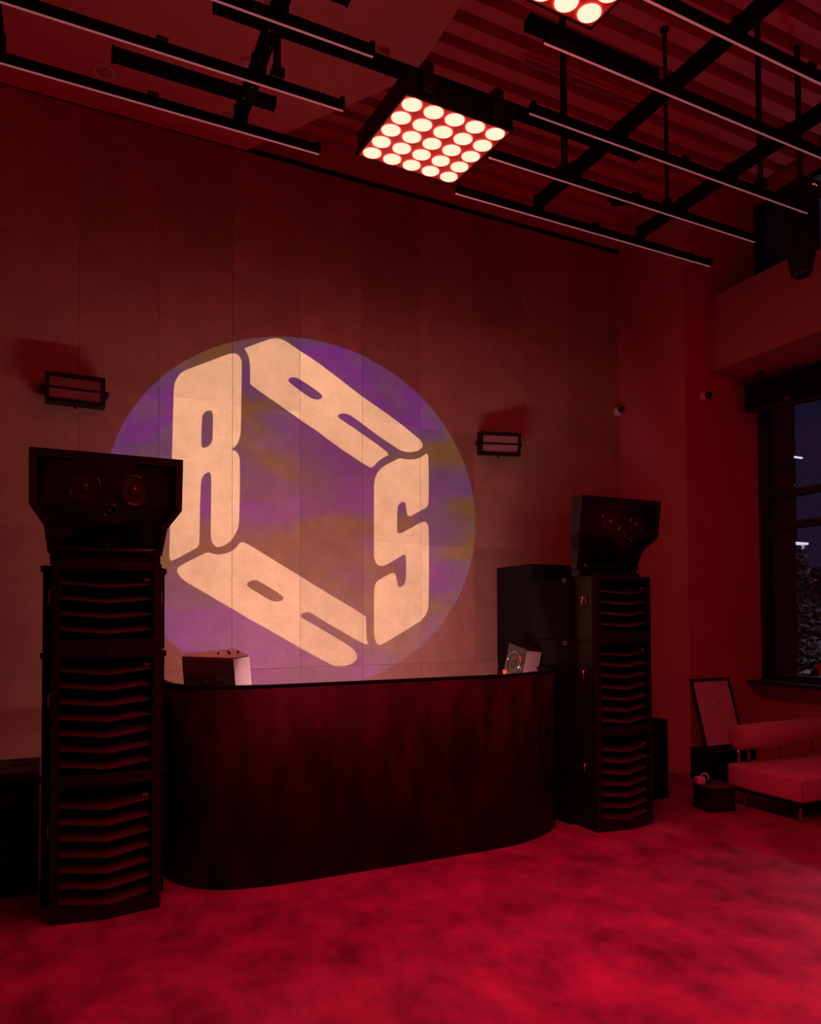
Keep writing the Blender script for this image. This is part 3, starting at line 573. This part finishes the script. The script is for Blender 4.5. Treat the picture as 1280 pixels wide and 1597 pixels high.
# ------------------------------------------------------------------ gobo projector and its light
SRC = Vector((2.0, -1.3, 4.35)); GD = .35; KG = GD / (WY - SRC.y)
LOGO = {
    'R': '1.293,3.860 1.335,3.867 1.366,3.846 1.383,3.811 1.386,3.762 1.383,3.573 1.380,3.363 1.377,3.188 1.370,3.139 1.353,3.095 1.325,3.054 1.295,3.033 1.332,3.020 1.356,2.998 1.369,2.958 1.371,2.696 1.364,2.418 1.357,2.356 1.340,2.321 1.310,2.264 1.269,2.225 1.222,2.195 1.182,2.187 1.155,2.203 1.135,2.236 1.127,2.283 1.128,2.474 1.130,2.712 1.128,2.787 1.120,2.817 1.100,2.819 1.071,2.796 1.051,2.764 1.045,2.719 1.038,2.536 1.036,2.333 1.033,2.218 1.020,2.181 0.978,2.156 0.849,2.078 0.805,2.060 0.793,2.096 0.810,2.880 0.814,3.061 0.819,3.295 0.824,3.470 0.831,3.539 0.847,3.581 0.876,3.626 0.908,3.654 0.973,3.691 1.105,3.762 1.239,3.834',
    'Rh': '1.102,3.343 1.129,3.345 1.142,3.320 1.143,3.231 1.140,3.101 1.130,3.066 1.106,3.039 1.070,3.020 1.050,3.027 1.046,3.057 1.048,3.187 1.052,3.269 1.059,3.304 1.079,3.330',
    'A': '1.406,3.921 1.500,3.973 1.628,4.040 1.679,4.056 1.729,4.058 1.780,4.044 1.847,4.011 1.906,3.980 2.071,3.900 2.285,3.776 2.495,3.650 2.754,3.513 2.932,3.412 3.095,3.306 3.122,3.284 3.133,3.251 3.122,3.221 3.085,3.193 3.021,3.173 2.948,3.167 2.894,3.177 2.841,3.202 2.666,3.293 2.494,3.395 2.393,3.451 2.351,3.465 2.309,3.463 2.276,3.449 2.263,3.430 2.284,3.410 2.409,3.345 2.579,3.252 2.700,3.184 2.752,3.149 2.772,3.122 2.743,3.107 2.691,3.074 2.647,3.034 2.617,2.999 2.595,2.986 2.569,2.991 2.510,3.018 2.325,3.116 2.160,3.213 2.070,3.270 1.920,3.351 1.773,3.435 1.628,3.517 1.522,3.577 1.462,3.615 1.457,3.632 1.459,3.709 1.457,3.779 1.450,3.835 1.434,3.881 1.420,3.904',
    'Ah': '1.799,3.704 1.810,3.720 1.846,3.732 1.883,3.730 1.921,3.714 1.995,3.677 2.071,3.636 2.105,3.611 2.117,3.590 2.105,3.572 2.071,3.559 2.025,3.560 1.988,3.574 1.906,3.618 1.832,3.665 1.806,3.683',
    'S': '3.178,3.176 3.193,3.146 3.196,3.010 3.195,2.805 3.190,2.688 3.178,2.657 3.148,2.635 3.102,2.611 3.004,2.555 2.982,2.550 2.963,2.566 2.954,2.619 2.947,2.666 2.934,2.684 2.909,2.684 2.879,2.662 2.863,2.634 2.858,2.580 2.856,2.480 2.854,2.413 2.863,2.387 2.879,2.380 2.914,2.393 3.011,2.444 3.102,2.496 3.139,2.508 3.166,2.503 3.185,2.480 3.192,2.443 3.195,2.285 3.191,1.945 3.187,1.708 3.176,1.647 3.149,1.599 3.103,1.553 3.043,1.519 2.895,1.438 2.749,1.361 2.692,1.333 2.663,1.330 2.639,1.350 2.622,1.383 2.616,1.425 2.615,1.673 2.617,1.836 2.623,1.882 2.641,1.915 2.680,1.945 2.752,1.983 2.803,2.004 2.825,2.004 2.839,1.985 2.850,1.939 2.861,1.886 2.875,1.871 2.904,1.880 2.930,1.900 2.943,1.934 2.948,2.041 2.949,2.141 2.939,2.181 2.921,2.182 2.869,2.152 2.789,2.106 2.731,2.075 2.695,2.067 2.656,2.076 2.635,2.099 2.622,2.131 2.617,2.164 2.618,2.262 2.619,2.566 2.622,2.829 2.629,2.883 2.649,2.931 2.685,2.980 2.742,3.025 2.815,3.064 2.874,3.098 2.903,3.103 2.940,3.097 2.992,3.097 3.045,3.106 3.098,3.124 3.143,3.152',
    'B': '0.855,1.978 0.858,1.996 0.876,2.019 0.937,2.055 1.010,2.095 1.083,2.135 1.113,2.142 1.143,2.131 1.188,2.125 1.240,2.133 1.294,2.154 1.339,2.190 1.362,2.222 1.386,2.237 1.417,2.232 1.463,2.210 1.732,2.054 1.904,1.958 2.148,1.816 2.409,1.670 2.511,1.608 2.532,1.595 2.535,1.537 2.537,1.453 2.542,1.387 2.555,1.335 2.506,1.346 2.320,1.448 2.147,1.544 2.054,1.601 2.012,1.625 1.974,1.639 1.929,1.629 1.904,1.605 1.928,1.581 2.062,1.508 2.233,1.408 2.364,1.332 2.416,1.290 2.445,1.248 2.443,1.206 2.416,1.178 2.372,1.155 2.311,1.140 2.250,1.142 2.198,1.160 2.062,1.233 1.895,1.326 1.572,1.513 1.464,1.572 1.310,1.665 1.159,1.753 1.011,1.842 0.938,1.882 0.891,1.919 0.865,1.952',
    'Bh': '1.430,1.879 1.452,1.902 1.495,1.915 1.530,1.908 1.582,1.881 1.685,1.819 1.728,1.792 1.756,1.764 1.744,1.741 1.700,1.728 1.651,1.734 1.604,1.755 1.572,1.775 1.464,1.840 1.436,1.863',
}
GC = (2.004, 2.522)
t = thing('gobo_projector', 'black stage projector hanging behind, throwing the lettered circle', 'projector', tuple(SRC))
gz = SRC.z + (GC[1] - SRC.z) * KG          # height of the gobo centre on its plane
bm = bmesh.new()
def loop(pts):
    v = [bm.verts.new((x, 0, z)) for x, z in pts]
    for i in range(len(v)): bm.edges.new((v[i], v[(i + 1) % len(v)]))
def gob(x, z): return ((x - GC[0]) * KG, (z - GC[1]) * KG)
loop([gob(GC[0] + 1.716 * math.cos(a), GC[1] + 1.579 * math.sin(a)) for a in [2 * math.pi * k / 120 for k in range(120)]])
for n, s in LOGO.items(): loop([gob(*map(float, q.split(','))) for q in s.split()])
bmesh.ops.triangle_fill(bm, use_beauty=True, use_dissolve=False, edges=bm.edges[:])
me = bpy.data.meshes.new('gobo_disc'); bm.to_mesh(me); bm.free(); me.materials.append(M['gobo_glass'])
o = bpy.data.objects.new('gobo_disc', me); COL.objects.link(o); o.parent = t; o.location = ((GC[0] - SRC.x) * KG, GD, gz - SRC.z)
dz = gz - SRC.z
pl = MB(); n = 120
E0 = [((GC[0] - SRC.x) * KG + 1.714 * KG * math.cos(2 * math.pi * k / n), 1.577 * KG * math.sin(2 * math.pi * k / n) + dz) for k in range(n)]
pl.add([(x, GD, z) for x, z in E0] + [(.18 * math.cos(2 * math.pi * k / n), GD, .18 * math.sin(2 * math.pi * k / n) + dz) for k in range(n)], [(k, (k + 1) % n, n + (k + 1) % n, n + k) for k in range(n)])
pl.build('aperture_plate', 'black_matt', t)
MB().lathe((0, -.22, -dz / GD * .22 * -1 * -1), (0, 1, dz / GD), [(.02, 0), (.19, .01), (.20, .1), (.20, .70), (.22, .75), (.22, .85)], 36, caps=False).build('barrel', 'black_metal', t)
for s in (-1, 1): MB().box(s * .21 - .015, s * .21 + .015, -.06, .10, -.05, .34).build('yoke_arm', 'black_metal', t)
MB().box(-.225, .225, -.08, .12, .34, .42).build('base', 'black_paint', t, bevel=.01)
MB().cyl((0, .02, .42), (0, .02, ZT - SRC.z), .025, 14).build('drop_pipe', 'black_metal', t)
ld = bpy.data.lights.new('projector_lamp', 'SPOT'); ld.energy = GOBO_W; ld.color = (1.0, .80, .56); ld.shadow_soft_size = .0002; ld.spot_size = math.radians(34); ld.spot_blend = 0
lo = bpy.data.objects.new('projector_lamp', ld); COL.objects.link(lo); lo.parent = t
lo.rotation_euler = (Vector((GC[0], WY, GC[1])) - SRC).to_track_quat('-Z', 'Y').to_euler()

# ------------------------------------------------------------------ right side: hanging moving head, window speaker
t = thing('moving_head_lamp', 'black moving head lamp hanging head down near the right edge', 'lamp', (5.09, 3.62, 4.80))
MB().box(-.13, .13, -.12, .12, -.02, .08).build('base', 'black_paint', t, bevel=.015)
for s in (-1, 1): MB().box(s * .125 - .022, s * .125 + .022, -.06, .06, -.40, -.02).build('yoke_arm', 'black_paint', t, bevel=.012)
hd = MB().lathe((0, 0, -.20), (0, 0, -1), [(.05, -.05), (.098, -.02), (.10, .12), (.098, .26), (.082, .36), (.076, .39)], 28).build('head', 'black_paint', t)
MB().lathe((0, 0, -.585), (0, 0, -1), [(.074, 0), (.066, .025), (.04, .04), (.005, .046)], 28).build('lens', 'black_gloss', hd)
MB().box(-.04, .04, -.124, -.12, .01, .05).build('display', 'black_gloss', t)
for k in range(3): MB().box(-.03 + k * .02, -.022 + k * .02, -.127, -.123, .022 + .006 * (k % 2), .032 + .006 * (k % 2)).build('display_segment', 'red_display', t)
MB().cyl((0, 0, .08), (0, 0, DECK - .15 - 4.80), .022, 14).build('drop_pipe', 'black_metal', t)
d = Vector((.319, -.948, 0)); nrm = Vector((-.948, -.319, 0))
t = thing('column_speaker', 'long black speaker bar with small red lettering hanging across the window', 'speaker', (6.25, 5.10, 3.66)); t.rotation_euler = (0, 0, math.atan2(d.y, d.x))
MB().box(0, .95, 0, .12, 0, .285).build('cabinet', 'black_paint', t, bevel=.006)
MB().box(.015, .935, -.012, 0, .03, .27).build('grille', 'black_matt', t, bevel=.004)
MB().box(.01, .94, -.004, .02, -.008, 0).build('base_rail', 'black_metal', t)
text_mesh('badge', 'TPI', .042, .001, 'red_badge', t, Matrix.Translation((.40, -.014, .050)) @ Matrix.Rotation(math.pi / 2, 4, 'X'), 'small red lettering TPI')
for x in (.15, .80): MB().box(x - .02, x + .02, .04, .08, .285, .398).build('hanger', 'black_metal', t)

# ------------------------------------------------------------------ sofa corner
t = thing('sofa', 'low upholstered sofa with a round bolster back under the window', 'sofa', (5.02, 3.65, 0))
L = 1.52
def cushion(name, x0, x1, y0, y1, z0, z1, par):
    o = MB().box(x0, x1, y0, y1, z0, z1).build(name, 'fabric_sofa', par)
    b = o.modifiers.new('bevel', 'BEVEL'); b.width = .022; b.segments = 4
    for p in o.data.polygons: p.use_smooth = True
    return o
st = cushion('seat', 0, L, 0, .68, .165, .352, t)
MB().box(-.002, .004, -.002, .006, .19, .335).build('corner_seam', 'ink', st)
MB().box(.02, L - .02, .02, .66, .14, .166).build('seat_frame', 'black_matt', t)
bo = MB().lathe((.07, .63, .565), (1, 0, 0), [(.06, 0), (.098, .004), (.105, .014), (.105, L - .1), (.098, L - .09), (.06, L - .086)], 36).build('bolster', 'fabric_sofa', t)
for x in (.08, .20, .58, 1.02, 1.40): MB().cyl((x, .63, .34), (x, .63, .48), .011, 12).build('back_post', 'chrome', t)
for x, y in ((.075, .075), (.11, .60), (L - .08, .075), (L - .08, .60)): MB().cyl((x, y, 0), (x, y, .15), .013, 12).build('leg', 'chrome', t)
t = thing('storage_crate', 'small black crate on the floor at the end of the sofa', 'crate', (4.70, 4.235, 0), math.radians(-14))
cr = MB().box(0, .24, 0, .22, 0, .012).box(0, .012, 0, .22, .012, .19).box(.228, .24, 0, .22, .012, .19).box(.012, .228, 0, .012, .012, .19).box(.012, .228, .208, .22, .012, .19)
cr.build('tub', 'black_paint', t, bevel=.004); MB().box(-.004, .244, -.004, .224, .19, .202).build('lid', 'black_fin', t, bevel=.003)
t = thing('tape_dispenser', 'small pale packet with a looped cord lying on the black crate', 'packet', (4.77, 4.37, .202), math.radians(-20))
MB().box(-.05, .02, -.03, .03, 0, .055).build('packet', 'pale_plastic', t, bevel=.006)
hp = MB(); pp = [(.02 + .035 * math.cos(a), -.01, .045 + .04 * math.sin(a)) for a in [math.pi * (1.15 - 1.3 * k / 10) for k in range(11)]]
[hp.cyl(pp[i], pp[i + 1], .007, 8) for i in range(10)]; hp.build('cord_loop', 'pale_plastic', t)
MB().box(.02, .06, -.03, .03, 0, .02).build('tray', 'black_matt', t, bevel=.003)
t = thing('plinth', 'black box on the floor carrying the framed poster', 'box', (5.56, 4.93, 0))
MB().box(0, .56, 0, .30, 0, .285).build('carcass', 'black_matt', t, bevel=.005); MB().box(-.004, .564, -.004, .304, .285, .297).build('top_board', 'black_paint', t, bevel=.003)
# framed poster leaning against the pier
t = thing('framed_poster', 'black framed pale poster leaning against the pier on a black box', 'poster', (5.83, 5.035, .305)); t.rotation_euler = (math.radians(-15.2), 0, 0)
W, H = .268, .685
f = MB().box(-W, W, 0, .022, 0, .03).box(-W, W, 0, .022, H - .03, H).box(-W, -W + .03, 0, .022, .03, H - .03).box(W - .03, W, 0, .022, .03, H - .03); f.build('frame', 'frame_black', t, bevel=.003)
pa = MB().box(-W + .03, W - .03, .008, .014, .03, H - .03).build('print', 'paper', t)
dr = MB()
for (x0, x1, z0, z1) in ((-.15, .14, .585, .588), (-.06, .0, .36, .366), (.02, .10, .43, .436), (-.10, -.02, .25, .255), (.02, .026, .36, .43), (-.02, .04, .50, .503), (.03, .12, .29, .295)): dr.box(x0, x1, .0065, .008, z0, z1)
dr.build('line_drawing', 'ink', pa)
MB().prism([(RX + .074, 4.687, 1.107), (RX + .074, 4.587, 1.112), (RX + .074, 4.64, .99)], (.003, 0, 0)).build('window_sticker', 'sticker_red', label='red downward triangle sticker low on the window pane', cat='sticker')
t = thing('phone', 'small dark phone with a red lit edge lying on the window sill', 'phone', (6.53, 5.08, SILL), .3)
MB().box(-.03, .03, -.06, .06, 0, .009).build('body', 'black_gloss', t, bevel=.003); MB().box(-.026, .026, -.056, .056, .009, .010).build('screen', 'sticker_red', t)

# ------------------------------------------------------------------ outside the window
MB().box(RX + .3, 90, -30, 70, -1.3, -1.1).build('ground_outside', 'asphalt', kind='structure')
ef = MB().box(RX + .25, 7.19, 5.28, 5.6, -1.1, 6.4).build('wall_fin_outside', 'tile_joint', kind='structure')
zz = [-1.1, .64, 1.396, 1.922, 2.45, 3.2, 4.0, 4.8, 5.6, 6.4]
for a, b in zip(zz[:-1], zz[1:]): MB().box(RX + .25, 7.21, 5.26, 5.28, a + .006, b - .006).build('cladding_panel', 'cladding', ef)
def tree(label, x, y, z0, h, r, n, seed, mats=('leaf',), conical=True, spread=1.0):
    rnd = random.Random(seed); t = thing('tree', label, 'tree', (x, y, z0), 0, 'trees outside the window')
    tr = MB().lathe((0, 0, 0), (0, 0, 1), [(.12, 0), (.08, h * .4), (.02, h * .97)], 10).build('trunk', 'bark', t)
    for k, mname in enumerate(mats):
        mb = MB(); cnt = n if k == 0 else n // 3
        for i in range(cnt):
            u = rnd.random(); zc = h * (.12 + .88 * u); rad = r * ((1 - u) ** .8 if conical else math.sin(math.pi * (.12 + .8 * u))) + .03
            a = rnd.random() * 6.283; q = rad * math.sqrt(rnd.random()) * spread; s = rnd.uniform(.07, .16) * (1.1 if k else 1)
            c = Vector((q * math.cos(a), q * math.sin(a), zc)); d1 = Vector((rnd.gauss(0, 1), rnd.gauss(0, 1), rnd.gauss(0, 1))).normalized(); d2 = d1.orthogonal().normalized()
            mb.add([c + d1 * s, c + d2 * s * .5, c - d1 * s, c - d2 * s * .5], [(0, 1, 2, 3)])
        o = mb.build('foliage' if k == 0 else 'pale_fleck', mname, t)
tree('slender pale flecked tree outside, beside the dark cladding', 16.6, 12.0, -1.1, 4.3, .75, 2600, 3, ('leaf', 'pale_fleck'))
tree('round dark shrub outside, under the slender tree', 15.0, 10.35, -1.1, 2.1, .75, 1800, 4, ('leaf', 'pale_fleck'), False)
tree('broad dark tree outside at the right edge of the window', 21.5, 14.6, -1.1, 4.2, 1.9, 3000, 5, ('leaf',), False)
t = thing('outdoor_lamp', 'pale street lamp post with a bright bar on top outside the window', 'lamp', (27.87, 20.0, -1.1))
ol = bpy.data.lights.new('added_tree_light', 'POINT'); ol.energy = 260; ol.color = (.85, .8, 1); ol.shadow_soft_size = .15  # added light on an unseen post, brightens the trees and beam soffit
t2 = thing('outdoor_lamp', 'unseen added lamp post lighting the trees, right of the window', 'lamp', (13.4, 7.4, -1.1))
MB().cyl((0, 0, 0), (0, 0, 5.2), .06, 10).build('post', 'pale_plastic', t2); MB().box(-.5, .5, -.12, .12, 5.2, 5.3).build('glow_bar', 'white_tube', t2)
oo = bpy.data.objects.new('added_tree_light', ol); COL.objects.link(oo); oo.parent = t2; oo.location = (0, 0, 5.0)
MB().cyl((0, 0, 0), (0, 0, 5.65), .06, 10).build('post', 'pale_plastic', t); MB().box(-.75, .18, -.12, .12, 5.65, 5.74).build('glow_bar', 'white_tube', t)
t = thing('tower_block', 'dark tower block with few lit windows far outside the window', 'building', (54.2, 40.4, -1.1))
MB().box(-9, 1.35, 0, 9, 0, 34).build('wall', 'far_building', t)
for k in range(22):
    x = random.uniform(-.4, 1.0); z = random.choice([12.1, 13.6, 16.9, 17.4, 18.9, 20.4, 21.2]); MB().box(x, x + .22, -.03, 0, z, z + .14).build('window', 'warm_window', t)
MB().box(.2, 2.0, -.2, -.05, 15.95, 16.08).build('glow_bar', 'white_tube', t)  # glowing bar stands in for a ceiling rail's reflection in the glass
t = thing('viaduct', 'distant raised road with tiny red and white car lights beyond the trees', 'road', (33.0, 23.5, -1.1))
MB().box(-1.2, 9, 0, 3, 0, 4.6).build('deck', 'far_building', t)
for k in range(9):
    x = -.8 + k * .42; MB().box(x, x + .2, -.06, -.02, 4.45 + .14 * (k % 3), 4.54 + .14 * (k % 3)).build('car_light', 'tail_light' if k % 2 else 'white_tube', t)
